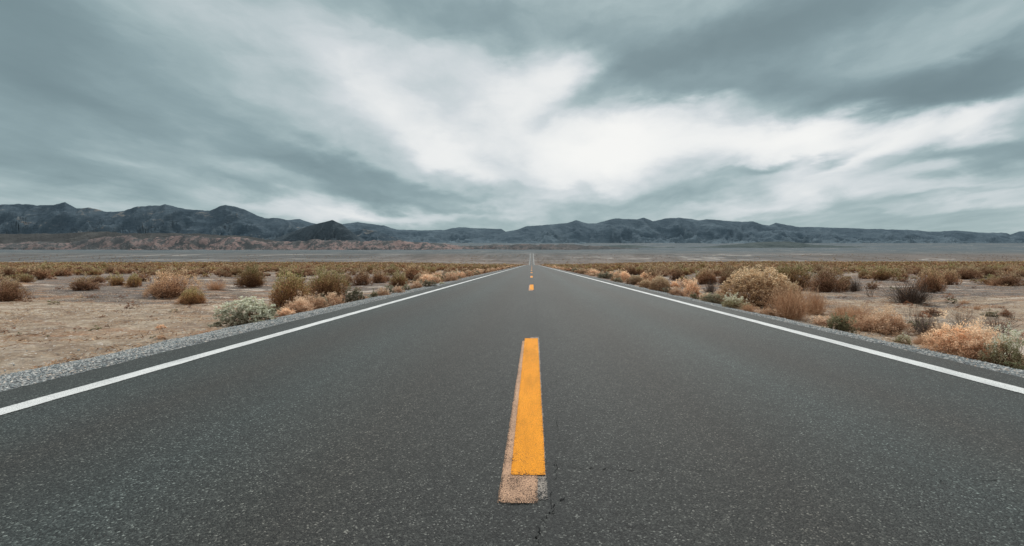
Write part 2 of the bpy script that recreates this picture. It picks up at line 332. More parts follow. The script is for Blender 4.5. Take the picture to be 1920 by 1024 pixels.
def plant_geo(kind, seed, dens=1.0, big=1.0):
    k = KIND[kind]; rg = np.random.default_rng(seed)
    lob = rg.uniform(0, 6.28, 3)
    nc = max(3, int(k['nc'] * dens)); Cn = dome(nc, rg, k['lo'], k['shell'], lob, k.get('rough', 1.0))
    nl = max(2, int(k['nl'] * (dens ** .15)))
    base = rg.normal(0, 1, (nc, 3)) * [.05, .05, 0]
    c = np.repeat(Cn, nl, 0) + rg.normal(0, 1, (nc * nl, 3)) * k['cr'] * np.array([.5, .5, .85])
    keep = c[:, 2] > .0; c = c[keep]
    dirn = rg.normal(0, 1, c.shape) * (1 - k['up']) + (c - [0, 0, -.05]) * np.array([1.3, 1.3, 1]) * 2 * k['up']
    g = big
    sz = rg.uniform(.6, 1.4, len(c)) * g
    LV, LF = leaves_geo(c, dirn, k['L'] * sz, k['W'] * sz * (1.15 if dens < .5 else 1), rg)
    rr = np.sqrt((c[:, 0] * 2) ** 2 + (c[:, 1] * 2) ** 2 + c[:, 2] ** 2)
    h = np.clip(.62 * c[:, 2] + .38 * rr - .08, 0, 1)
    hue = np.zeros(len(c))
    if k.get('hue'):
        hc = rg.normal(0, .22, 3) + [0, 0, .85]
        d = np.linalg.norm((c - hc) * [1.6, 1.6, 1], axis=1)
        hue = np.clip(1 - d / .38, 0, 1) * k['hue'] * rg.random(len(c))
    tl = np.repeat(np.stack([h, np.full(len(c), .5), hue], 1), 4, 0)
    ns = max(5, int(k['ns'] * dens)); E = dome(ns, rg, max(k['lo'], .03), .55, lob, k.get('rough', 1.0)) * 1.0
    S0 = np.stack([rg.normal(0, .06, ns), rg.normal(0, .06, ns), np.zeros(ns) - .03], 1)
    if kind in ('bare', 'twigs', 'straw'):
        E = E * np.array([1.1, 1.1, 1.05])
        S0 = S0 + E * np.array([.15, .15, 0])
    SV, SF = stems_geo(S0, E, k['sr'] * 1.3 * g, k['sr'] * .45 * g, .20 if kind == 'straw' else .07, rg)
    ts = np.zeros((len(SV), 3)); ts[:, 0] = np.clip(SV[:, 2], 0, 1)
    if kind in ('bare', 'twigs', 'straw', 'brown', 'green', 'rust'):       # side branchlets
        nb = int(ns * 2.0); pick = rg.integers(0, ns, nb); tt = rg.uniform(.35, .9, nb)[:, None]
        q0 = S0[pick] * (1 - tt) + E[pick] * tt
        q1 = q0 + (E[pick] - S0[pick]) * rg.uniform(.15, .35, (nb, 1)) + rg.normal(0, .06, (nb, 3))
        q1[:, 2] = np.abs(q1[:, 2])
        BV, BF = stems_geo(q0, q1, k['sr'] * .7 * g, k['sr'] * .3 * g, .08, rg, 2)
        SF = np.concatenate([SF, BF + len(SV)]); SV = np.concatenate([SV, BV])
    return (LV, LF, tl), (SV, SF)
_cache = {}
def plant_meshes(kind, var, lod):
    key = (kind, var, lod)
    if key in _cache: return _cache[key]
    dens, big = [(1, 1), (.45, 1.45), (.16, 2.3)][lod]
    (LV, LF, tl), (SV, SF) = plant_geo(kind, abs(hash((kind == 'x', var))) % 1000 + var * 17 + sum(map(ord, kind)), dens, big)
    fm, sm = FOL[KIND[kind]['fol']], STEM[KIND[kind]['stem']]
    if lod < 2:
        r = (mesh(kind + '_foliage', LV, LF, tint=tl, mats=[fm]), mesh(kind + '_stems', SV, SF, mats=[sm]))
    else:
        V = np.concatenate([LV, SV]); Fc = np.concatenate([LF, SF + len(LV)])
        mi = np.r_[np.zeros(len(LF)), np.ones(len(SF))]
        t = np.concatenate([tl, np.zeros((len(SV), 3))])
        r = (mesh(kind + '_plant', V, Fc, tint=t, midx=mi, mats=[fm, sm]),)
    _cache[key] = r; return r
placed = []
def plant(kind, name, X, Y, w, h, label, group=None, var=None, cat='shrub', depth=None, rot=None):
    var = random.randrange(3) if var is None else var
    pxw = w * F / Y
    lod = 0 if pxw > 46 else (1 if pxw > 24 else 2)
    ms = plant_meshes(kind, var, lod)
    z = tz(X, Y) - .01
    rot = random.uniform(0, 6.28) if rot is None else rot
    depth = depth or w
    if lod < 2:
        e = bpy.data.objects.new(name, None); C.objects.link(e); e.empty_display_size = .1
        f = link('foliage', ms[0], e); s = link('stems', ms[1], e)
    else: e = link(name, ms[0])
    e.location = (X, Y, z)
    if abs(depth - w) < 1e-6: e.rotation_euler = (random.uniform(-.04, .04), random.uniform(-.04, .04), rot)
    e.scale = (w * .94, depth * .94, h * 1.08)
    tag(e, label, cat, group); placed.append((X, Y, w))
    return e

# (kind, object name, photo x, base y, width px, height px, label)
ITEMS = [
 # ---- left of the road
 ('sage', 'saltbush', 452, 611, 104, 46, 'big silver green saltbush dome at the gravel edge, left of the road'),
 ('sagegrey', 'saltbush', 497, 588, 26, 14, 'small grey green sage tuft right behind the big silver saltbush'),
 ('dark', 'saltbush', 514, 587, 24, 11, 'tiny dull green sage tuft between the silver saltbush and the peach brush'),
 ('green', 'creosote_bush', 535, 577, 84, 68, 'large wispy bush with the bright green crown, left roadside'),
 ('green', 'creosote_bush', 607, 560, 80, 54, 'large bush with olive tips and rusty base, right beside the green crowned bush'),
 ('brown', 'desert_shrub', 650, 537, 22, 22, 'thin grey brown wispy shrub behind the grey round sage'),
 ('peach', 'tumbleweed', 531, 592, 38, 14, 'lowest peach tuft spilling onto the gravel beside the silver saltbush'),
 ('peach', 'tumbleweed', 556, 588, 58, 28, 'widest peach dry brush mound in front of the green crowned bush'),
 ('peach', 'tumbleweed', 583, 582, 48, 27, 'peach dry brush mound with a brownish middle, along the left gravel'),
 ('sagegrey', 'saltbush', 596, 578, 34, 21, 'brown grey brush clump inside the peach roadside mounds'),
 ('peach', 'tumbleweed', 619, 573, 38, 23, 'pale straw coloured brush at the far end of the peach mounds'),
 ('straw', 'dry_grass_tuft', 638, 568, 24, 17, 'orange grass tuft just left of the grey round sage'),
 ('sagegrey', 'saltbush', 662, 567, 38, 28, 'grey round sage standing alone at the left gravel edge'),
 ('peach', 'tumbleweed', 681, 563, 17, 12, 'small peach tuft right of the grey round sage'),
 ('sage', 'saltbush', 692, 561, 12, 9, 'tiny pale sage on the gravel between two peach tufts'),
 ('dark', 'saltbush', 700, 560, 15, 14, 'small dark sage brown bush on the left gravel edge'),
 ('peach', 'tumbleweed', 716, 557, 24, 17, 'peach bush right of the small dark sage bush'),
 ('sagegrey', 'saltbush', 731, 553, 22, 20, 'tall narrow grey green sage among the left peach brush'),
 ('peach', 'tumbleweed', 746, 551, 22, 15, 'peach bush between the two grey green sages of the left verge'),
 ('sagegrey', 'saltbush', 761, 547, 22, 14, 'low brownish sage further up the left verge'),
 ('peach', 'tumbleweed', 779, 543, 25, 16, 'peach bush left of the wide flat grey sage'),
 ('sagegrey', 'saltbush', 801, 540, 35, 15, 'wide flat grey sage at the white line, left verge'),
 ('peach', 'tumbleweed', 816, 533, 26, 18, 'peach bush behind the wide flat grey sage'),
 ('sage', 'saltbush', 828, 535, 12, 6, 'smallest sage right of the wide flat grey sage'),
 ('peach', 'tumbleweed', 846, 528, 30, 20, 'tall rounded peach bush far up the left verge'),
 ('brown', 'desert_shrub', 677, 536, 38, 33, 'rounded rust brown shrub with dark foot, left half of the pair'),
 ('brown', 'desert_shrub', 708, 532, 34, 24, 'flat topped brown shrub with black shaded foot, right half of the pair'),
 ('brown', 'desert_shrub', 773, 525, 46, 26, 'wide brown olive mound shrub behind the left verge'),
 ('green', 'creosote_bush', 806, 515, 30, 15, 'low olive shrub right of the wide brown olive mound'),
 ('brown', 'desert_shrub', 731, 517, 22, 14, 'small reddish shrub between the brown pair and the wide mound'),
 ('green', 'creosote_bush', 852, 507, 16, 10, 'dark green topped shrub nearest the vanishing road on the left'),
 ('green', 'creosote_bush', 464, 540, 60, 40, 'round green topped brown bush on open soil, left plain'),
 ('straw', 'dry_grass_tuft', 401, 544, 36, 20, 'spiky red brown twig tuft left of the round green topped bush'),
 ('tan', 'desert_shrub', 311, 560, 80, 52, 'largest tan bushy shrub of the left plain'),
 ('bare', 'bare_shrub', 287, 554, 34, 24, 'dark leafless twig ball at the left foot of the largest tan shrub'),
 ('green', 'desert_shrub', 353, 571, 56, 30, 'olive straw shrub in front of the largest tan shrub'),
 ('brown', 'desert_shrub', 3, 566, 52, 46, 'brown shrub cut by the left edge of the view'),
 ('brown', 'desert_shrub', 70, 525, 32, 23, 'dark footed rust shrub second from the left edge'),
 ('brown', 'desert_shrub', 9, 521, 26, 21, 'dark rust shrub right at the left edge, behind the cut off one'),
 ('green', 'desert_shrub', 40, 531, 28, 16, 'greenish low shrub between the two dark rust shrubs at far left'),
 ('brown', 'desert_shrub', 150, 545, 46, 27, 'sprawling peach brown shrub alone on grey soil, left plain'),
 ('green', 'desert_shrub', 215, 537, 30, 24, 'left of three olive brown round shrubs in a row'),
 ('green', 'desert_shrub', 247, 539, 30, 24, 'middle of three olive brown round shrubs in a row'),
 ('brown', 'desert_shrub', 266, 527, 24, 19, 'right and rearmost of three olive brown round shrubs'),
 ('low', 'low_plant', 95, 572, 22, 7, 'flat dark green plant on pale sand at far left'),
 ('rust', 'low_plant', 44, 568, 20, 7, 'flat rust plant beside the cut off brown shrub'),
 ('brown', 'desert_shrub', 177, 530, 26, 14, 'low tan shrub behind the sprawling peach brown shrub'),
 ('brown', 'desert_shrub', 112, 518, 32, 16, 'wide brown shrub behind the greenish low shrub, far left'),
 ('rust', 'low_plant', 366, 542, 14, 8, 'small dark rust plant between tan shrub and spiky tuft'),
 ('brown', 'desert_shrub', 412, 517, 20, 11, 'small dark shrub left of the round green topped bush'),
 ('brown', 'desert_shrub', 383, 514, 18, 10, 'small reddish shrub on grey soil behind the spiky tuft'),
 ('low', 'low_plant', 284, 637, 13, 8, 'small dark green sprig by the gravel at lower left'),
 ('straw', 'dry_grass_tuft', 299, 636, 18, 10, 'orange straw tuft touching the dark green sprig'),
 ('peach', 'dry_grass_tuft', 299, 618, 16, 9, 'lone orange tuft on bare sand, lower left'),
 ('low', 'low_plant', 34, 628, 6, 7, 'tiny dark upright sprig on the bare sand'),
 ('low', 'low_plant', 86, 631, 10, 4, 'tiny flat green plant on the bare sand'),
 ('rust', 'low_plant', 198, 613, 9, 5, 'tiny dark brown clump on the bare sand'),
 ('rust', 'dry_grass_tuft', 354, 577, 6, 8, 'tiny dry stalk in front of the olive straw shrub'),
 # ---- right of the road
 ('cream', 'rabbitbrush', 1432, 577, 142, 74, 'huge bush covered in cream flower heads, right verge'),
 ('cream', 'rabbitbrush', 1478, 572, 70, 46, 'cream and straw shoulder leaning off the huge flowering bush'),
 ('white', 'saltbush', 1382, 581, 54, 25, 'pale cream sage mound in front of the huge flowering bush'),
 ('sagegrey', 'saltbush', 1340, 570, 48, 20, 'low grey brown sage mound left of the pale cream sage'),
 ('straw', 'dry_grass_tuft', 1490, 600, 84, 62, 'big fan of fallen orange straw, right verge'),
 ('straw', 'dry_grass_tuft', 1532, 590, 50, 44, 'loose straw clump at the right end of the fallen orange straw'),
 ('peach', 'tumbleweed', 1443, 594, 36, 17, 'bright orange dome tuft under the huge flowering bush'),
 ('peach', 'tumbleweed', 1549, 613, 38, 20, 'orange yellow tuft left of the round dark sage'),
 ('peach', 'tumbleweed', 1299, 557, 36, 34, 'tall peach plume bush by the right white line'),
 ('peach', 'tumbleweed', 1272, 556, 32, 18, 'low peach brush left of the tall peach plume'),
 ('dark', 'saltbush', 1302, 561, 20, 12, 'small olive sage in front of the tall peach plume'),
 ('cream', 'rabbitbrush', 1241, 548, 48, 30, 'cream brown flowering dome, second in size on the right verge'),
 ('sagegrey', 'saltbush', 1253, 551, 20, 14, 'grey green sage at the foot of the cream brown dome'),
 ('cream', 'rabbitbrush', 1213, 542, 28, 18, 'tan low bush left of the cream brown dome'),
 ('cream', 'rabbitbrush', 1193, 535, 40, 18, 'wide tan flowering bush further up the right verge'),
 ('sagegrey', 'saltbush', 1160, 530, 22, 11, 'small grey sage beside the wide tan flowering bush'),
 ('peach', 'tumbleweed', 1155, 523, 34, 14, 'peach mound behind the small grey sage, right verge'),
 ('sagegrey', 'saltbush', 1130, 521, 20, 9, 'low sage left of the peach mound, right verge'),
 ('peach', 'tumbleweed', 1112, 516, 24, 12, 'farthest bright peach mound of the right verge'),
 ('peach', 'tumbleweed', 1325, 563, 28, 13, 'low peach brush between the plume and the grey brown sage'),
 ('brown', 'desert_shrub', 1228, 522, 26, 20, 'dark round shrub behind the cream brown dome'),
 ('brown', 'desert_shrub', 1272, 526, 32, 25, 'dark round shrub behind the tall peach plume'),
 ('brown', 'desert_shrub', 1330, 533, 48, 30, 'tall brown shrub left of the huge flowering bush'),
 ('bare', 'bare_shrub', 1334, 550, 32, 22, 'leafless brown twigs in front of the tall brown shrub'),
 ('brown', 'desert_shrub', 1367, 529, 32, 29, 'very dark shrub touching the huge flowering bush from behind'),
 ('green', 'desert_shrub', 1200, 515, 30, 13, 'low olive shrub behind the wide tan flowering bush'),
 ('green', 'creosote_bush', 1495, 543, 92, 46, 'broad olive bush with green crown behind the huge flowering bush'),
 ('brown', 'desert_shrub', 1556, 548, 60, 48, 'tall brown shrub with dark hollow base, right plain'),
 ('brown', 'desert_shrub', 1586, 546, 34, 32, 'rust shrub leaning on the tall hollow based shrub'),
 ('bare', 'bare_shrub', 1607, 547, 26, 28, 'upright bare twigs right of the rust shrub'),
 ('green', 'creosote_bush', 1661, 527, 42, 26, 'dark bush with green top standing alone, right plain'),
 ('brown', 'desert_shrub', 1698, 516, 22, 15, 'small dark shrub right of the lone green topped bush'),
 ('twigs', 'bare_shrub', 1637, 557, 34, 24, 'sparse thin reddish twigs on bare soil, right plain'),
 ('bare', 'bare_shrub', 1721, 569, 84, 46, 'dark spiky leafless shrub, largest bare one of the right plain'),
 ('brown', 'desert_shrub', 1754, 549, 50, 44, 'rust brown bush behind the dark spiky leafless shrub'),
 ('brown', 'desert_shrub', 1785, 535, 30, 28, 'dark shrub right of the rust brown bush'),
 ('brown', 'desert_shrub', 1820, 524, 48, 25, 'wide olive topped shrub with black foot at far right'),
 ('brown', 'desert_shrub', 1856, 521, 46, 20, 'wide brown shrub right of the olive topped one'),
 ('straw', 'dry_grass_tuft', 1872, 536, 26, 14, 'rusty spiky tuft on open soil at far right'),
 ('brown', 'desert_shrub', 1895, 513, 30, 13, 'dark low shrub close to the right edge'),
 ('dark', 'saltbush', 1582, 623, 48, 31, 'round dark green sage standing on the right gravel'),
 ('straw', 'dry_grass_tuft', 1622, 614, 62, 42, 'faded see through straw behind the orange brush'),
 ('peach', 'tumbleweed', 1634, 622, 56, 30, 'left end of the orange brush right of the round dark sage'),
 ('peach', 'tumbleweed', 1678, 630, 72, 43, 'tall orange brush right of the round dark sage'),
 ('white', 'saltbush', 1698, 645, 30, 18, 'small yellow grey sage on the gravel below the orange brush'),
 ('twigs', 'bare_shrub', 1732, 625, 62, 62, 'tall black twigs fanning up from the tangle, right verge'),
 ('bare', 'bare_shrub', 1755, 634, 62, 32, 'low tangle of grey fallen twigs between the orange brushes'),
 ('peach', 'tumbleweed', 1812, 674, 96, 64, 'near orange brush, left half, lower right of the view'),
 ('peach', 'tumbleweed', 1860, 683, 92, 70, 'near orange brush, right half, lower right of the view'),
 ('white', 'rabbitbrush', 1908, 694, 78, 68, 'pale green white flowering bush at the right edge on the gravel'),
 ('low', 'low_plant', 1914, 699, 40, 24, 'leafy green clump under the pale flowering bush, right edge'),
 ('rust', 'low_plant', 1757, 591, 42, 11, 'flat rusty plant patch below the dark spiky shrub'),
 ('low', 'low_plant', 1864, 594, 28, 11, 'flat bright green plant on grey soil, far right'),
 ('rust', 'low_plant', 1892, 594, 28, 14, 'low brown plant touching the flat bright green one'),
 ('straw', 'dry_grass_tuft', 1812, 569, 20, 7, 'small orange tuft on the pale soil right of the spiky shrub'),
 ('straw', 'dry_grass_tuft', 1835, 582, 13, 9, 'tiny orange tuft on pale soil, far right'),
 ('low', 'low_plant', 1678, 545, 18, 8, 'small grey green plant left of the dark spiky shrub'),
 ('twigs', 'bare_shrub', 1886, 628, 80, 44, 'thin reddish twigs behind the near orange brush'),
 ('twigs', 'bare_shrub', 1812, 612, 50, 34, 'sparse rusty twigs above the near orange brush'),
 ('straw', 'dry_grass_tuft', 1588, 606, 56, 34, 'loose see through straw behind the round dark sage'),
 ('straw', 'dry_grass_tuft', 1745, 650, 54, 20, 'flattened orange straw at the gravel, between the two orange brushes'),
 ('straw', 'dry_grass_tuft', 1776, 642, 60, 30, 'pale straw leaning on the near orange brush'),
 ('straw', 'dry_grass_tuft', 1408, 586, 40, 16, 'low orange straw right of the pale cream sage mound'),
 ('straw', 'dry_grass_tuft', 1362, 566, 50, 26, 'rusty straw filling the gap left of the huge flowering bush'),
 ('brown', 'desert_shrub', 1420, 545, 70, 44, 'brown shrub hidden behind the huge flowering bush'),
]
for it in ITEMS:
    k, nm, px, py, w, h, lab = it
    X, Y = ground_at(px, py); s = Y / F
    cat = {'low_plant': 'plant', 'dry_grass_tuft': 'grass tuft', 'tumbleweed': 'dry brush'}.get(nm, 'shrub')
    if k == 'peach': w *= 1.14
    plant(k, nm, X, Y + w * s * .18, w * s, h * s, lab, cat=cat)
hand = np.array(placed)

# mid-distance individuals, nearest first
def free(X, Y, w, f=.5):
    a = np.array(placed); d = np.hypot(a[:, 0] - X, a[:, 1] - Y); return np.all(d > f * (a[:, 2] + w) * .5)
def inframe(X, Y): return -1000 < X / Y * F < 930
cand = []
crg = np.random.default_rng(11)
for _ in range(30000):
    Y = 12 + 360 * crg.random() ** .62; X = crg.uniform(-1.32, 1.25) * Y
    cand.append((X, Y))
cand = np.array(cand); cand = cand[np.argsort(cand[:, 1])]
def bare(X, Y):
    px = VX + X / Y * F; n = fbm(np.array([X / 9]), np.array([Y / 9]), 2, 71)[0]
    if abs(X) < 5.4: return True
    if X < 0 and Y < 21: return True
    if X > 0 and Y < 17: return True
    if Y < 28 and n > .04: return True
    if Y < 42 and n > .16: return True
    if Y < 60 and n > .26: return True
    return False
mids = []; bins = {}
def near_ok(X, Y, w):
    g = (int(X // 3), int(Y // 3))
    for a in (-1, 0, 1):
        for b in (-1, 0, 1):
            for (x2, y2, w2) in bins.get((g[0] + a, g[1] + b), ()):
                if math.hypot(X - x2, Y - y2) < (.40 + .10 * min(1, Y / 90)) * (w + w2): return False
    bins.setdefault(g, []).append((X, Y, w)); return True
for p in placed: bins.setdefault((int(p[0] // 3), int(p[1] // 3)), []).append(p)
for X, Y in cand:
    if bare(X, Y): continue
    w = (random.uniform(.65, 1.7) * (.75 + .4 * random.random())) if Y > 42 else random.choice([random.uniform(.25, .6), random.uniform(.5, 1.3)])
    if not near_ok(X, Y, w): continue
    mids.append((X, Y, w, w * random.uniform(.42, .68)))
# verge brush: peach and cream tufts hugging both gravel edges until they vanish
verge = []
Y = 21.
while Y < 225:
    for sd in (-1, 1):
        for r in range(2):
            w = random.uniform(.5, 1.25); X = sd * (random.uniform(5.35, 6.1) + r * random.uniform(.8, 1.6)); yy = Y + random.uniform(-.6, .6)
            if sd < 0 and Y < 24: continue
            if near_ok(X, yy, w * .7): verge.append((X, yy, w, w * random.uniform(.38, .62)))
    Y += .85
n_ind = 300 - len(ITEMS)
pool = [(m[2] * F / m[1], 'm', m) for m in mids if inframe(m[0], m[1])] + [(v[2] * F / v[1], 'v', v) for v in verge if inframe(v[0], v[1])]
pool.sort(key=lambda t: -t[0])
ind = pool[:n_ind]; indset = set(id(t[2]) for t in ind)
for sz, typ, (X, Y, w, h) in ind:
    side = 'left' if X < 0 else 'right'
    if typ == 'v':
        k = random.choice(['peach', 'peach', 'peach', 'cream', 'sagegrey', 'straw'])
        lab = {'peach': 'small peach dry tuft in the brush band along the distant %s road edge',
               'straw': 'small orange straw tuft in the brush band along the distant %s road edge',
               'cream': 'small cream topped bush in the brush band along the distant %s road edge',
               'sagegrey': 'small grey sage in the brush band along the distant %s road edge'}[k] % side
        nm = {'peach': 'tumbleweed', 'cream': 'rabbitbrush', 'sagegrey': 'saltbush', 'straw': 'dry_grass_tuft'}[k]
    else:
        k = random.choice(['brown', 'brown', 'green'])
        nm = 'desert_shrub'
        lab = {'brown': 'small rust brown shrub in the distant scrub of the %s plain',
               'green': 'small olive topped shrub in the distant scrub of the %s plain'}[k] % side
    plant(k, nm, X, Y, w, h, lab, group=lab, cat='shrub' if typ == 'm' or k in ('cream', 'sagegrey') else 'dry brush')

# everything farther or smaller: one merged mass of scrub per zone
def merged(items, kinds, name, label, cat):
    mats = [FOL[KIND[k]['fol']] for k in ('brown', 'green', 'peach', 'cream', 'sagegrey')]
    names = ['brown', 'green', 'peach', 'cream', 'sagegrey']
    lib = {}
    for k in names:
        for lv, (d, b) in enumerate([(.10, 3.0), (.035, 5.0), (.012, 8.5)]):
            for v in range(3):
                (LV, LF, tl), _ = plant_geo(k, 500 + v + lv * 10 + names.index(k) * 100, d, b)
                if lv == 2: n = 60 if len(LF) > 60 else len(LF); LV, LF, tl = LV[:n * 4], LF[:n], tl[:n * 4]
                lib[k, lv, v] = (LV, LF, tl)
    Vs, Fs, Ts, Ms = [], [], [], []; off = 0
    for (X, Y, w, h) in items:
        k = random.choice(kinds); lv = 0 if Y < 85 else (1 if Y < 170 else 2)
        LV, LF, tl = lib[k, lv, random.randrange(3)]
        a = random.uniform(0, 6.28); ca, sa = math.cos(a), math.sin(a)
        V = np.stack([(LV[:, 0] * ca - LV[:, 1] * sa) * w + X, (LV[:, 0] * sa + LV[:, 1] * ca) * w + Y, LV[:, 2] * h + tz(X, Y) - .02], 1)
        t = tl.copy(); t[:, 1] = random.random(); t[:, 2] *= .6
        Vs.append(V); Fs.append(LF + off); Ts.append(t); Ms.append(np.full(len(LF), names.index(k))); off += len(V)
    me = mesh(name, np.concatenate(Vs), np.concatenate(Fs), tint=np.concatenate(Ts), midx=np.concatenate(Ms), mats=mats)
    return tag(link(name, me), label, cat, kind='stuff')
rest_m = [m for m in mids if id(m) not in indset]; rest_v = [v for v in verge if id(v) not in indset]
print('mids', len(mids), 'verge', len(verge), 'rest', len(rest_m), len(rest_v))
for _ in range(4200):                      # creosote dots on the lower fan behind the plain
    Y = random.uniform(670, 1090); X = random.uniform(-1.3, 1.25) * Y
    if abs(X) > 9 and fbm(np.array([X / 60]), np.array([Y / 45]), 3, 91)[0] > -.15: rest_m.append((X, Y, random.uniform(1.6, 3.4), random.uniform(.7, 1.5)))
# dark thicket line on the plain's rim, far right
rim = []
for _ in range(150):
    Y = random.uniform(700, 740); px = random.choice([random.uniform(1808, 1885), random.uniform(1898, 1960), random.uniform(1660, 1745)])
    rim.append(((px - VX) / F * Y, Y, random.uniform(4, 8), random.uniform(1.6, 2.6) * (1.2 if px > 1800 else .8)))
rest_m += rim
merged(rest_m, ['brown', 'brown', 'brown', 'green', 'green'], 'distant_scrub', 'mass of brown and olive desert scrub reaching to the edge of the plain', 'scrub')
merged(rest_v, ['peach', 'peach', 'peach', 'cream', 'sagegrey'], 'distant_verge_brush', 'thin bands of peach brush along both edges of the distant road', 'dry brush')
# ------------------------------------------------------------------ small litter on the near soil
def ground_tufts():
    rg = np.random.default_rng(77); names = ['straw', 'rust', 'low']; lib = {}
    for i, k in enumerate(names):
        for v in range(3): lib[i, v] = plant_geo(k, 900 + v + 10 * i, .13, 2.2)[0]
    Vs, Fs, Ts, Ms = [], [], [], []; off = 0; n = 0
    while n < 620:
        Y = 6.5 + 38 * rg.random() ** 1.1; X = rg.uniform(-1.3, 1.25) * Y
        if abs(X) < 5.5 or (X < 0 and Y < 14 and rg.random() < .75) or fbm(np.array([X / 2.2]), np.array([Y / 1.6]), 3, 123)[0] < .04: continue
        i = int(rg.choice([0, 0, 0, 1, 1, 2], 1)[0]) if rg.random() < .95 else 0
        LV, LF, tl = lib[i, int(rg.integers(3))]; a = rg.uniform(0, 6.28); w_ = rg.uniform(.12, .42); h_ = w_ * rg.uniform(.22, .5)
        V = np.stack([(LV[:, 0] * math.cos(a) - LV[:, 1] * math.sin(a)) * w_ + X, (LV[:, 0] * math.sin(a) + LV[:, 1] * math.cos(a)) * w_ + Y, LV[:, 2] * h_ + tz(X, Y)], 1)
        t = tl.copy(); t[:, 1] = rg.random(); Vs.append(V); Fs.append(LF + off); Ts.append(t); Ms.append(np.full(len(LF), i)); off += len(V); n += 1
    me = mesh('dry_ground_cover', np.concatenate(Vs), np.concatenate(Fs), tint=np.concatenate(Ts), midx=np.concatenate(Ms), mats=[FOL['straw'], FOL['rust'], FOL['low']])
    tag(link('dry_ground_cover', me), 'ankle high dry grass and dead sprigs scattered over the desert soil', 'ground cover', kind='stuff')
ground_tufts()
def litter():
    rg = np.random.default_rng(5); n = 42000
    Y = 3.5 + 22 * rg.random(n) ** 1.3; X = rg.uniform(-1, 1, n); X = np.sign(X) * (5.1 + np.abs(X) * (Y * 1.25 - 3.))
    ok = (np.abs(X) > 5.1) & (fbm(X / 1.6, Y / 1.0, 3, 88) > -.02); X, Y = X[ok], Y[ok]
    Z = terrain(X, Y) + .004
    D = rg.normal(0, 1, (len(X), 3)); D[:, 2] = np.abs(D[:, 2]) * .35
    V, Fc = leaves_geo(np.stack([X, Y, Z], 1), D, rg.uniform(.025, .11, len(X)), rg.uniform(.002, .007, len(X)), rg)
    t = np.zeros((len(V), 3)); t[:, 0] = np.repeat(rg.uniform(0, .7, len(X)), 4); t[:, 1] = .5
    tag(link('plant_litter', mesh('plant_litter', V, Fc, tint=t, mats=[FOL['straw']])), 'dry twig and straw litter scattered on the bare soil', 'litter', kind='stuff')
litter()
def stones(name, X, Y, Z, S, mat, rg):
    n = len(X)
    o = np.array([[1, 0, 0], [0, 1, 0], [-1, 0, 0], [0, -1, 0], [.1, .1, 1], [0, 0, -1], ], float)
    fr = np.array([[0, 1, 4], [1, 2, 4], [2, 3, 4], [3, 0, 4], [1, 0, 5], [2, 1, 5], [3, 2, 5], [0, 3, 5]])
    v = o[None] * rg.uniform(.55, 1.25, (n, 6, 1)) + rg.normal(0, .18, (n, 6, 3))
    v = v * np.stack([rg.uniform(.7, 1.25, n), rg.uniform(.7, 1.2, n), rg.uniform(.45, .8, n)], 1)[:, None]
    a = rg.uniform(0, 6.28, n); ca, sa = np.cos(a)[:, None], np.sin(a)[:, None]
    x = v[..., 0] * ca - v[..., 1] * sa; y = v[..., 0] * sa + v[..., 1] * ca
    V = np.stack([x * S[:, None] + X[:, None], y * S[:, None] + Y[:, None], v[..., 2] * S[:, None] + Z[:, None]], -1).reshape(-1, 3)
    Fc = (fr[None] + (np.arange(n) * 6)[:, None, None]).reshape(-1, 3)
    return mesh(name, V, Fc, mats=[mat])
EDGE_L, EDGE_R = 4.03, 4.2
def gz(X, Y):                                  # top of the gravel windrow
    ax = np.abs(X); e = np.where(X < 0, EDGE_L, EDGE_R); wd = np.where(X < 0, 1.12, .62)
    u = (ax - e) / wd; n = fbm(X * 2.5, Y * 1.2, 3, 61)
    return terrain(X, Y) + np.interp(u, [-.2, 0, .2, .75, 1.0, 1.25], [.03, .055, .055, .03, .004, -.06]) + .022 * n * (u > .15)
rg = np.random.default_rng(21)
Xs, Ys = [], []
for sd, e, wd in ((-1, EDGE_L, 1.12), (1, EDGE_R, .62)):
    n = int(52000 * (wd / 1.1)); Y = 2.2 + 20 * rg.random(n) ** 1.25; u = rg.random(n) ** .9 * 1.06 + .01
    Xs.append(sd * (e + u * wd)); Ys.append(Y)
    n = 1500; Y = 2.2 + 16 * rg.random(n); Xs.append(sd * (e + wd * (1 + rg.exponential(.35, n)))); Ys.append(Y)
X = np.concatenate(Xs); Y = np.concatenate(Ys); S = rg.uniform(.005, .0125, len(X)) * (1 + .35 * (rg.random(len(X)) > .93))
Z = np.maximum(gz(X, Y), terrain(X, Y)) + S * .15
o = link('gravel_stones', stones('gravel_stones', X, Y, Z, S, M['stone'], rg)); tag(o, 'loose grey and white roadside gravel stones', 'gravel', kind='stuff')

# ------------------------------------------------------------------ ground, gravel, road
Yr = np.concatenate([[-15000, -6000, -2000, -600, -200, -80, -30, -12, -5, -1], np.arange(0, 2, .25), np.arange(2, 16, .10), np.arange(16, 30, .22), np.arange(30, 60, .6), np.arange(60, 230, 2.5), np.arange(230, 1400, 8), np.geomspace(1400, 15000, 90)])
def colsx():
    a = list(np.arange(3.6, 13, .11)); s = .13
    while a[-1] < 22000: a.append(a[-1] + s); s *= 1.045 if a[-1] < 120 else 1.055
    a = np.array(a); return np.concatenate([-a[::-1], [0], a])
Xc = colsx()
GX, GY = np.meshgrid(Xc, Yr); GZ = terrain(GX, GY)
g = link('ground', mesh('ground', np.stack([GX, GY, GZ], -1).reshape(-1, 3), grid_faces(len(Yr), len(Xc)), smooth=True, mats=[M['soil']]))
tag(g, kind='structure')
Yg2 = Yr[(Yr > -13) & (Yr < 1300)]
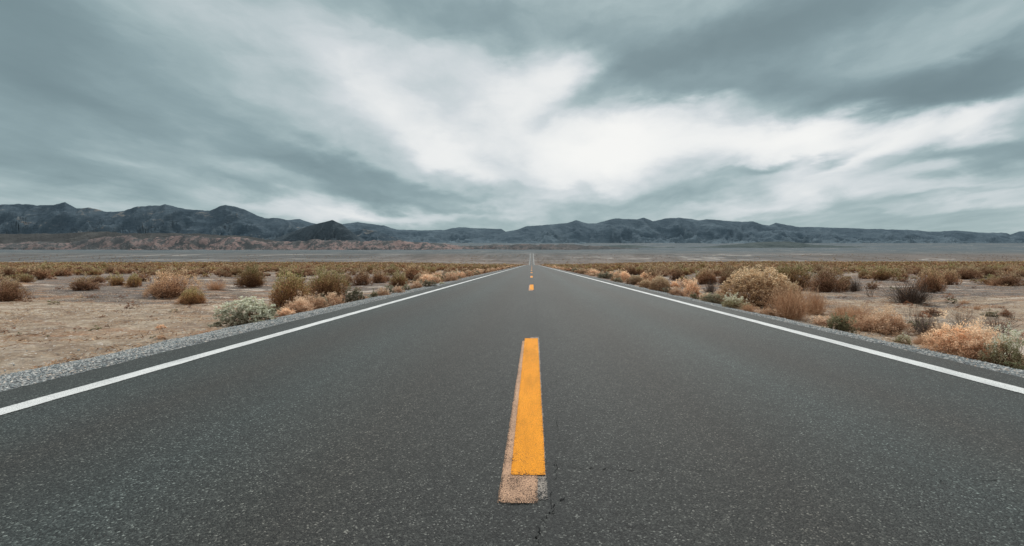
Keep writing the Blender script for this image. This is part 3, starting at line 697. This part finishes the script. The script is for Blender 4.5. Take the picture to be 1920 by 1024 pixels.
for sd, e, wd in ((-1, EDGE_L, 1.12), (1, EDGE_R, .62)):
    U = np.linspace(-.12, 1.3, 22); gx, gy = np.meshgrid(U, Yg2); xx = sd * (e + gx * wd)
    V = np.stack([xx, gy, gz(xx, gy)], -1).reshape(-1, 3); f = grid_faces(len(Yg2), 22)
    if sd < 0: f = f[:, ::-1]
    tag(link('gravel_shoulder', mesh('gravel_shoulder', V, f, smooth=True, mats=[M['gravel']])), kind='structure')
def strip(name, x0, x1, ys, dz, mat, nx=2, rag=0.0, seed=0, parent=None, skirt=0):
    ys = np.asarray(ys); nx = max(nx, 2); u = np.array([0, .08, .5, .92, 1]) if nx == 2 else np.linspace(0, 1, nx); nx = len(u); wd = np.interp(ys, [0, 300, 700, 1200], [1, 1, 1.7, 1.7]) if name == 'edge_line' else 1; x0, x1 = (x0 + x1) / 2 + (x0 - x1) / 2 * wd, (x0 + x1) / 2 + (x1 - x0) / 2 * wd; L = x0 + rag * fbm(ys * 3.1, ys * 0 + 1, 3, seed + 100); Rr = x1 + rag * fbm(ys * 3.1, ys * 0 + 9, 3, seed + 200)
    xx = L[:, None] * (1 - u) + Rr[:, None] * u; yy = np.repeat(ys[:, None], nx, 1); zz = np.repeat(prof(ys)[:, None], nx, 1) + dz
    if skirt:
        xx = np.concatenate([xx[:, :1] - .02, xx, xx[:, -1:] + .02], 1); yy = np.concatenate([yy[:, :1], yy, yy[:, -1:]], 1); zz = np.concatenate([zz[:, :1] - skirt, zz, zz[:, -1:] - skirt], 1); nx += 2
    tt = np.zeros((len(ys), nx, 3)); tt[:, :, 0] = np.clip(np.minimum(np.linspace(0, 1, nx), 1 - np.linspace(0, 1, nx)) * 9, 0, 1)[None]; tt[:, :, 1] = 1
    return link(name, mesh(name, np.stack([xx, yy, zz], -1).reshape(-1, 3), grid_faces(len(ys), nx), tint=tt.reshape(-1, 3), mats=[mat]), parent)
Yroad = np.concatenate([np.arange(-12, 60, .08), np.arange(60, 230, 2.5), np.arange(230, 1292, 8)])
road = strip('road', -EDGE_L, EDGE_R, Yroad, 0, M['asphalt'], 4, .018, 1, skirt=.09); tag(road, 'straight two lane asphalt road running to the horizon', kind='structure')
Yline = Yroad
l1 = strip('edge_line', -3.555, -3.395, Yline, .004, M['white'], 2, .008, 5, road); l2 = strip('edge_line', 3.655, 3.82, Yline, .004, M['white'], 2, .008, 6, road)
l1['label'] = 'left white edge line'; l2['label'] = 'right white edge line'
def YP(py): return F * CAM / (py - HY)
def XP(px, py): return (px - VX) / F * YP(py)
def quadpaint(name, tl, tr, br, bl, dz, mat, rag, seed, lab=None):   # corners read from the photo, laid on the road
    pts = [(XP(*q), YP(q[1])) for q in (tl, tr, br, bl)]
    n = 140; t = np.linspace(0, 1, n)
    lx = pts[3][0] * (1 - t) + pts[0][0] * t + rag * fbm(t * 90, t * 0 + 3, 3, seed); ly = pts[3][1] * (1 - t) + pts[0][1] * t
    rx = pts[2][0] * (1 - t) + pts[1][0] * t + rag * fbm(t * 90, t * 0 + 7, 3, seed + 9); ry = pts[2][1] * (1 - t) + pts[1][1] * t
    u = np.array([0, .1, .3, .7, .9, 1]); X = lx[:, None] * (1 - u) + rx[:, None] * u; Y = ly[:, None] * (1 - u) + ry[:, None] * u
    e = rag * 2 * fbm(u * 9, u * 0, 2, seed + 4); Y[0] += e; Y[-1] -= e
    tt = np.zeros((n, 6, 3)); tt[:, :, 0] = np.minimum(np.array([0, 1, 1, 1, 1, 0])[None], np.clip(np.minimum(t, 1 - t) * 90, 0, 1)[:, None]); tt[:, :, 1] = np.clip(t * 2.2, 0, 1)[:, None]
    o = link(name, mesh(name, np.stack([X, Y, X * 0 + dz], -1).reshape(-1, 3), grid_faces(n, 6), tint=tt.reshape(-1, 3), mats=[mat]), road)
    if lab: o['label'] = lab
    return o
quadpaint('worn_dash', (994, 632), (1011, 632), (1027.5, 938), (1000, 940), .003, M['ghost'], .004, 3, 'greyish ghost of an even older dash')
quadpaint('worn_dash', (979.5, 640), (1004, 640), (1009, 945.5), (932, 945.5), .006, M['oldpaint'], .003, 13, 'faded peach coloured older dash')
quadpaint('centre_dash', (984, 635.5), (1008.5, 635.5), (1023, 894), (957.5, 894), .009, M['orange'], .0015, 23, 'nearest fresh orange dash')
k = 1
while True:
    y0 = 1.99 + 14.0 * k; y1 = y0 + 3.75 + .25 * (k == 1)
    if y1 > 1120: break
    if not (250 < y0 < 640):
        strip('worn_dash', -.115, .045, np.linspace(y0 - .35, y1 - .2, 6), .004, M['oldpaint'], 2, .002, k, road)
        strip('centre_dash', -.075, .075, np.linspace(y0, y1, 6), .008, M['orange'], 2, .002, k + 3, road)
    k += 1
def crack(pts, w, seed):
    rg = np.random.default_rng(seed); P = [(XP(*q), YP(q[1])) for q in pts]; xs, ys = [], []
    for (a, b), (c, d) in zip(P[:-1], P[1:]):
        for t in np.linspace(0, 1, 12, endpoint=False): xs.append(a + (c - a) * t); ys.append(b + (d - b) * t)
    xs = np.array(xs) + rg.normal(0, .006, len(xs)); ys = np.array(ys) + rg.normal(0, .010, len(ys))
    ww = np.abs(rg.normal(0, w, len(xs))); ww[rg.random(len(xs)) < .45] *= .03
    dx = np.gradient(xs); dy = np.gradient(ys); L = np.hypot(dx, dy) + 1e-6
    A = np.stack([xs - dy / L * ww, ys + dx / L * ww, 0 * xs + .0025], 1); B = np.stack([xs + dy / L * ww, ys - dx / L * ww, 0 * xs + .0025], 1)
    link('crack', mesh('crack', np.stack([A, B], 1).reshape(-1, 3), grid_faces(len(xs), 2), mats=[M['crack']]), road)
crack([(1030, 872), (1085, 877), (1110, 879), (1150, 880), (1200, 884)], .0017, 1)
crack([(1062, 934), (1040, 945), (1036, 960), (1024, 968), (1012, 985), (1004, 1005), (1010, 1023)], .0022, 2)
crack([(1046, 700), (1042, 760), (1048, 830), (1040, 900), (1030, 960)], .0012, 8)
crack([(1200, 884), (1290, 880), (1380, 892)], .0008, 9)
crack([(950, 822), (972, 838), (990, 850), (1015, 856)], .0012, 3)
crack([(1700, 905), (1790, 902), (1880, 900)], .0010, 4)

def mound(px, Y, w, h, seed):
    X = (px - VX) / F * Y; n = 30; u = np.linspace(-1, 1, n); a, b = np.meshgrid(u, u)
    z = h * np.clip(1 - a * a - b * b, -.2, 1) * (1 + .5 * fbm(a * 3, b * 3, 3, seed)) + tz(X, Y) - .1
    o = link('sand_mound', mesh('sand_mound', np.stack([X + a * w, Y + b * 8, z], -1).reshape(-1, 3), grid_faces(n, n), smooth=True, mats=[M['pale']])); tag(o, kind='structure')
M['pale'], N = newmat('pale_sand'); P_ = N.n('ShaderNodeTexCoord').outputs['Object']
finish(N, N.mix(N.noise(P_, .8, 5, .7), (.36, .29, .22, 1), (.66, .58, .49, 1)), .95, .1)
mound(154, 352, 11, 1.25, 3); mound(343, 356, 9, 1.1, 5); mound(128, 372, 8, 1.0, 8)

# ------------------------------------------------------------------ hills and mountains
def mat_rock(name, dark, light, hazec, zlo, zhi, scale, accent=None, amount=0.0, bump=40):
    m, N = newmat(name); P = N.n('ShaderNodeTexCoord').outputs['Object']
    at = N.n('ShaderNodeAttribute', attribute_name='tint'); s = N.n('ShaderNodeSeparateColor'); N.t.links.new(at.outputs['Color'], s.inputs[0])
    n1 = N.noise(P, scale, 7, .68, .6); n2 = N.noise(N.scalev(P, (1, 1, 3.2)), scale * 4.5, 6, .7)
    v = N.math('ADD', N.math('MULTIPLY', n1, .55), N.math('MULTIPLY', n2, .45))
    c = N.mix(N.mapr(v, .40, .60), col(dark), col(light))
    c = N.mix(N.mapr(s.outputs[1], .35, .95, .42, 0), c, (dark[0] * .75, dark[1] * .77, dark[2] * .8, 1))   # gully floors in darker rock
    if accent:
        q = N.math('ADD', n1, N.mapr(n2, .3, .7, -.10, .10))
        a = N.math('MULTIPLY', N.mapr(q, .53 - amount, .60 - amount, 0, 1, True), s.outputs[2])
        acc = N.mix(N.mapr(n2, .35, .65), col(accent), (accent[0] * 1.45, accent[1] * 1.55, accent[2] * 1.55, 1))
        c = N.mix(a, c, acc)
    c = N.mix(N.mapr(s.outputs[0], zlo, zhi, .72, 0), c, col(hazec))  # aerial haze baked into the rock colour, thickest at the foot
    finish(N, c, .95, .05, N.math('ADD', n1, N.math('MULTIPLY', n2, .6)), 1.0, bump); return m
def ridge(name, prof_pts, Yc, Yb, base_py, mat, amp, wl, rows=70, seed=0, jag=.8, acc=None, x0=None, x1=None, step=2.0, label=None, pw=1.2, warp=1.0, back=.35):
    prof_pts = sorted(prof_pts); px = np.array([p[0] for p in prof_pts], float); py = np.array([p[1] for p in prof_pts], float)
    x0 = px[0] if x0 is None else x0; x1 = px[-1] if x1 is None else x1
    U = np.arange(x0, x1 + step, step)
    crest = np.interp(U, px, py); crest = crest + jag * fbm(U / 7, U * 0 + seed, 3, seed + 5) + jag * 1.3 * fbm(U / 22, U * 0 + seed, 2, seed + 8)
    T = np.concatenate([np.linspace(0, 1, rows), 1 + np.linspace(.05, back, 8)])
    Uu, Tt = np.meshgrid(U, T); Yd = Yb + (Yc - Yb) * Tt
    Xw = (Uu - VX) / F * Yc
    Yw = Yd
    Xr = (Uu - VX) / F * Yd
    bp = np.interp(U, base_py[0], base_py[1]) if isinstance(base_py, tuple) else np.full(len(U), float(base_py))
    zb = (HY - bp) / F * Yb + CAM - 14; zc = (HY - crest) / F * Yc + CAM
    S = np.clip(Tt, 0, 1) ** pw
    Z = zb[None] + (zc - zb)[None] * S
    hgt = np.maximum(zc - zb, 1)[None]
    wx = Xr + warp * wl * .8 * fbm(Xr / wl * .7, Yw / wl * .7, 3, seed + 20)
    rd = ridged(wx / wl, Yw / (wl * 2.1), 6, seed, .54)
    env = np.clip(Tt * 2.2, 0, 1) * np.clip((1 - Tt) * 3.5, 0, 1)
    Z = Z - amp * hgt * env * (1 - rd) * 1.0
    Z = np.where(Tt > 1, zc[None] - (Tt - 1) * hgt * 1.3, Z)
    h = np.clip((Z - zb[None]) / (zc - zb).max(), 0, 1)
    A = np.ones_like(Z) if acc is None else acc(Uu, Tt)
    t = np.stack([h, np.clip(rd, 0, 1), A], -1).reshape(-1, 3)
    o = link(name, mesh(name, np.stack([Xr, Yw, Z], -1).reshape(-1, 3), grid_faces(len(T), len(U)), smooth=True, tint=t, mats=[mat]))
    return tag(o, label, kind='structure')
LEFT = [(-500, 392), (-300, 380), (-120, 388), (0, 384), (32, 382), (67, 385), (100, 385), (122, 379), (133, 386), (143, 391), (163, 389), (177, 391), (197, 397), (233, 396), (257, 387), (300, 385), (310, 383), (347, 392), (377, 394), (393, 395), (410, 388), (423, 384), (440, 387), (457, 393), (477, 402), (497, 409), (520, 409), (545, 414), (570, 420), (600, 430), (640, 440), (680, 449)]
FARL = [(480, 416), (520, 410), (540, 413), (563, 411), (587, 419), (615, 421), (643, 420), (670, 416), (700, 420), (720, 423), (733, 428), (747, 431), (773, 431), (800, 432), (833, 431), (850, 427), (870, 426), (893, 428), (920, 429), (940, 429), (948, 434), (990, 438), (1050, 446)]
RIGHT = [(880, 449), (930, 440), (948, 435), (967, 431), (990, 424), (1033, 421), (1063, 418), (1080, 413), (1100, 418), (1117, 419), (1138, 413), (1155, 409), (1177, 410), (1194, 411), (1207, 408), (1224, 415), (1245, 410), (1271, 408), (1296, 410), (1309, 413), (1326, 411), (1356, 414), (1390, 416), (1412, 415), (1429, 421), (1442, 423), (1454, 418), (1471, 421), (1497, 426), (1527, 426), (1583, 428), (1655, 430), (1719, 432), (1741, 435), (1792, 432), (1843, 436), (1886, 437), (1894, 440), (1911, 434), (1940, 433), (2100, 428), (2300, 436), (2500, 430)]
CONE = [(500, 452), (527, 443), (560, 430), (593, 420), (607, 417), (623, 413), (640, 420), (657, 433), (673, 444), (690, 453)]
CONE2 = [(640, 452), (660, 436), (680, 430), (705, 433), (730, 441), (770, 453)]
BROWN = [(-500, 440), (-200, 434), (0, 439), (100, 438), (167, 435), (200, 434), (233, 438), (333, 437), (400, 440), (467, 443), (517, 452), (560, 461)]
REDP = [(-500, 452), (-100, 450), (0, 457), (60, 452), (130, 455), (190, 446), (240, 442), (265, 448), (320, 443), (345, 440), (400, 446), (440, 444), (500, 455), (560, 451), (620, 450), (680, 452), (740, 450), (780, 454), (830, 458), (880, 461), (930, 459), (1000, 457), (1060, 458), (1120, 461), (1170, 465), (1230, 470)]
GRN = [(1060, 467), (1120, 461), (1170, 459), (1230, 463), (1300, 464), (1370, 459), (1430, 453), (1480, 453), (1530, 459), (1600, 462), (1700, 466), (1800, 470), (1880, 474)]
M['far'] = mat_rock('far_hazed_rock', (.060, .088, .110), (.112, .150, .176), (.135, .175, .20), 0, .35, .0016)  # blue cast of the range is distance haze put into its colours
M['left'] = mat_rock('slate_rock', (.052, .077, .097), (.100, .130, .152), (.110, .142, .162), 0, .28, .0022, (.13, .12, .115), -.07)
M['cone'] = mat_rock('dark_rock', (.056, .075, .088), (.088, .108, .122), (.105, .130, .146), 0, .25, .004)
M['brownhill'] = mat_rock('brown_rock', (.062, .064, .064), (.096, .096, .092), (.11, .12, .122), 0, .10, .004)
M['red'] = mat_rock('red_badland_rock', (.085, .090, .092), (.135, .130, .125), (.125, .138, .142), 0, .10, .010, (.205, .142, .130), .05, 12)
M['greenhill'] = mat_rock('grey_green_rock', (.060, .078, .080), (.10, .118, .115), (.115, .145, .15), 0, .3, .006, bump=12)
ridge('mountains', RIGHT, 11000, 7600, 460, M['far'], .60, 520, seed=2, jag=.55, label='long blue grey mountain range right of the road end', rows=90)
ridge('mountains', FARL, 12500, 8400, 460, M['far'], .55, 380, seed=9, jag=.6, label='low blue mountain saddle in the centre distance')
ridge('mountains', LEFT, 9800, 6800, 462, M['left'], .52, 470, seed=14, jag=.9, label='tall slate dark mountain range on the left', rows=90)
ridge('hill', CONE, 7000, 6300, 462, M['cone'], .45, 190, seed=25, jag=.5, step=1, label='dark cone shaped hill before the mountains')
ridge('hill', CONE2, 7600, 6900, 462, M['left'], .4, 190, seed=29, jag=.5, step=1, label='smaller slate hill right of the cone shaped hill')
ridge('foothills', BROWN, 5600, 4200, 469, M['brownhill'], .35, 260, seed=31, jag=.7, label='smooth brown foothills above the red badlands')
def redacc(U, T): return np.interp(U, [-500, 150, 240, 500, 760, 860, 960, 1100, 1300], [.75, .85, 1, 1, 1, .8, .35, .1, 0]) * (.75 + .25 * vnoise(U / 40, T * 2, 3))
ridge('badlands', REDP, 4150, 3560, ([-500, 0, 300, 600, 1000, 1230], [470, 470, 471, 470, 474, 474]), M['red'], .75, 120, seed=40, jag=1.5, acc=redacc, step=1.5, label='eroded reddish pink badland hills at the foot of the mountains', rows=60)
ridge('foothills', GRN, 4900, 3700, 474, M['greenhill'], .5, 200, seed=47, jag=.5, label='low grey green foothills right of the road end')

# ------------------------------------------------------------------ sky
w = bpy.data.worlds.new('World'); bpy.context.scene.world = w; w.use_nodes = True
N = NT(w)
SUN_EL, SUN_AZ = R(48), R(14)          # azimuth from +Y towards +X
D = N.n('ShaderNodeTexCoord').outputs['Generated']
nrm = N.n('ShaderNodeVectorMath', operation='NORMALIZE'); N.t.links.new(D, nrm.inputs[0]); D = nrm.outputs[0]
sp = N.n('ShaderNodeSeparateXYZ'); N.t.links.new(D, sp.inputs[0]); dx, dy, dz = sp.outputs
az = N.math('ARCTAN2', dx, dy); el = N.math('ARCSINE', dz)
# cloud deck coordinates: the flat ceiling seen from below, drawn out along the wind
dzp = N.math('ADD', N.math('MAXIMUM', dz, 0.0), .10)
cu = N.math('DIVIDE', dx, dzp); cv = N.math('DIVIDE', dy, dzp)
deck = N.n('ShaderNodeCombineXYZ'); N.t.links.new(cu, deck.inputs[0]); N.t.links.new(cv, deck.inputs[1]); deck = deck.outputs[0]
st = N.scalev(deck, (1.0, .62, 1)); st2 = N.scalev(deck, (1.25, .6, 1))
w1 = N.noise(st, 1.0, 3, .42); w2 = N.noise(st2, 1.4, 3, .42)
aez = N.n('ShaderNodeCombineXYZ'); N.t.links.new(az, aez.inputs[0]); N.t.links.new(el, aez.inputs[1]); aez = N.scalev(aez.outputs[0], (5.5, 12, 1))
w3 = N.noise(aez, 1.0, 5, .55); w4 = N.noise(aez, 1.35, 5, .55, .3)
az = N.math('ADD', az, N.mapr(w3, .3, .7, -.028, .028)); el2 = N.math('ADD', el, N.mapr(w4, .3, .7, -.016, .016))
azw = N.math('ADD', az, N.mapr(w1, .3, .7, -.034, .034)); elw = N.math('ADD', el2, N.mapr(w2, .3, .7, -.016, .016))
ae = N.n('ShaderNodeCombineXYZ'); N.t.links.new(azw, ae.inputs[0]); N.t.links.new(elw, ae.inputs[1]); ae = ae.outputs[0]
BL = [  # photo x, y, half sizes, tilt (deg, + rises to the right), amount
 (560, 110, 300, 110, -20, .13), (690, 165, 210, 80, -30, .17), (250, 120, 330, 80, -15, -.12), (740, 215, 190, 60, -33, .24), (850, 298, 130, 30, -22, .40), (960, 190, 380, 140, 0, .30), (1240, 300, 520, 120, 0, .20), (800, 120, 330, 60, -8, .14), (620, 250, 280, 60, -25, .12), (940, 270, 200, 70, 0, .16),
 (985, 265, 210, 120, 0, .18), (1040, 150, 200, 60, 0, .16),
 (1100, 320, 170, 70, 20, .45), (1190, 240, 200, 90, 10, .36), (1120, 285, 130, 60, 25, .30), (1330, 262, 240, 66, 0, .52), (1500, 262, 220, 52, -3, .58), (1660, 270, 260, 60, 0, .45),
 (1880, 210, 110, 36, 10, .55), (1740, 240, 150, 40, 0, .25), (1500, 350, 190, 42, 12, .52), (1700, 335, 260, 30, 8, .30), (1060, 110, 110, 60, -25, .35), (1010, 200, 130, 90, 0, .20),
 (560, 385, 210, 26, -4, .42), (440, 305, 140, 24, -12, .22), (700, 408, 180, 16, 0, .40), (900, 400, 150, 22, 0, .22), (1840, 372, 220, 20, 5, .30), (1380, 400, 160, 16, 0, .16), (1810, 345, 200, 14, 4, .22), (60, 375, 220, 40, 0, .10),
 (1330, 110, 360, 62, 17, -.52), (1540, 70, 420, 70, 20, -.30), (1180, 135, 160, 50, 10, -.34), (1400, 60, 520, 70, 0, -.16), (1620, 185, 330, 44, -4, -.62), (1800, 165, 260, 60, 12, -.50), (1500, 150, 200, 34, -5, -.22), (1090, 180, 110, 30, 20, -.42), (1290, 178, 120, 26, 0, -.30),
 (1030, 232, 46, 16, 20, -.30), (1120, 262, 70, 12, 5, -.16), (1590, 292, 90, 16, 22, -.48), (1450, 316, 160, 12, 4, -.34), (1830, 295, 260, 26, 4, -.45), (1250, 372, 330, 28, 3, -.20), (1010, 358, 120, 14, -3, -.22),
 (40, 170, 330, 200, -15, -.38), (300, 245, 340, 52, -25, -.40), (560, 300, 260, 40, -22, -.42), (720, 345, 200, 26, -12, -.38), (840, 362, 140, 16, -6, -.18), (180, 330, 340, 36, -6, -.30), (180, 60, 380, 60, -10, -.10), (860, 30, 420, 60, -6, -.30), (1000, 60, 260, 50, -3, -.18), (770, 380, 150, 12, -6, -.28), (860, 396, 120, 9, 0, -.20), (40, 20, 260, 90, 0, -.34), (60, 120, 260, 110, 0, -.20),
]
acc = None
for (px, py, sx, sy, ang, am) in BL:
    a = math.atan((px - VX) / F); ca = math.cos(a); e = math.atan((HY - py) / F * ca)
    cx = ca * ca / F; cy = ca * math.cos(e) ** 2 / F
    mp = N.n('ShaderNodeMapping', vector_type='TEXTURE'); N.t.links.new(ae, mp.inputs[0])
    mp.inputs['Location'].default_value = (a, e, 0); mp.inputs['Rotation'].default_value = (0, 0, R(ang)); mp.inputs['Scale'].default_value = (sx * 1.3 * cx, sy * 1.35 * cy, 1)
    gr = N.n('ShaderNodeTexGradient', gradient_type='SPHERICAL'); N.t.links.new(mp.outputs[0], gr.inputs[0])
    v = N.mapr(gr.outputs[1], 0, 1, 0, am * ((.95 if px > 1150 else .66) if am < 0 else .84), True)
    acc = v if acc is None else N.math('ADD', acc, v)
# soft detail in the cloud base
f1 = N.noise(st, 2.4, 5, .52, .4); f2 = N.noise(N.scalev(deck, (1, .5, 1)), 6.0, 5, .55, .3)
aes = N.scalev(ae, (4, 12, 1)); f3 = N.noise(aes, 1.6, 6, .58, .3)
det = N.math('ADD', N.mapr(f1, .3, .7, -.05, .05), N.math('ADD', N.mapr(f2, .3, .7, -.04, .04), N.mapr(f3, .3, .7, -.065, .065)))
t = N.math('ADD', N.math('ADD', acc, .455), det)
t = N.math('ADD', N.math('MULTIPLY', N.math('TANH', N.math('MULTIPLY', N.math('SUBTRACT', t, .5), 1.5)), .5), .5)
sky = N.ramp(t, [(.05, (.165, .232, .252)), (.2, (.208, .288, .310)), (.34, (.268, .362, .384)), (.47, (.365, .465, .482)), (.6, (.515, .59, .61)), (.72, (.655, .70, .72)), (.85, (.83, .845, .84)), (.95, (.93, .93, .905))])
# overcast ceiling raised towards the zenith, out of view, to light the ground
zen = N.mapr(el, R(33), R(62), 0, 1, True)
sky = N.mix(N.math('MULTIPLY', zen, .8), sky, (1.95, 2.02, 2.05, 1))
bk = N.math('MULTIPLY', N.mapr(dy, .25, -.3, 0, .6, True), 1.0)  # unseen sky behind the camera lifted as well
sky = N.mix(bk, sky, (.85, .92, .95, 1))
ns = N.n('ShaderNodeTexSky', sky_type='NISHITA', sun_disc=False, sun_elevation=SUN_EL, sun_rotation=SUN_AZ)
b1 = N.n('ShaderNodeBackground', ins={'Strength': .10}); N.t.links.new(ns.outputs[0], b1.inputs[0])
b2 = N.n('ShaderNodeBackground', ins={'Strength': 1.0, 'Color': sky})
mx = N.n('ShaderNodeMixShader', ins={0: .96}); N.t.links.new(b1.outputs[0], mx.inputs[1]); N.t.links.new(b2.outputs[0], mx.inputs[2])
out = N.n('ShaderNodeOutputWorld'); N.t.links.new(mx.outputs[0], out.inputs[0])

sl = bpy.data.lights.new('sun', 'SUN'); sl.energy = 2.0; sl.angle = R(10); sl.color = (1.0, .95, .88)
so = bpy.data.objects.new('sun', sl); C.objects.link(so)
from mathutils import Vector
sd = Vector((math.sin(SUN_AZ) * math.cos(SUN_EL), math.cos(SUN_AZ) * math.cos(SUN_EL), math.sin(SUN_EL)))
so.rotation_euler = sd.to_track_quat('Z', 'Y').to_euler()

# ------------------------------------------------------------------ camera, render settings
cd = bpy.data.cameras.new('camera'); cam = bpy.data.objects.new('camera', cd); C.objects.link(cam)
cd.sensor_width = 36; cd.lens = F / 1920 * 36; cd.shift_x = -(VX - 960) / 1920; cd.shift_y = (HY - 512) / 1920
cd.clip_start = .05; cd.clip_end = 60000
cam.location = (0, 0, CAM); cam.rotation_euler = (R(90), 0, 0)
sc = bpy.context.scene; sc.camera = cam
sc.render.engine = 'CYCLES'
sc.view_settings.view_transform = 'Standard'; sc.view_settings.look = 'None'; sc.view_settings.exposure = 0; sc.view_settings.gamma = 1
sc.render.resolution_x = 1024; sc.render.resolution_y = 546
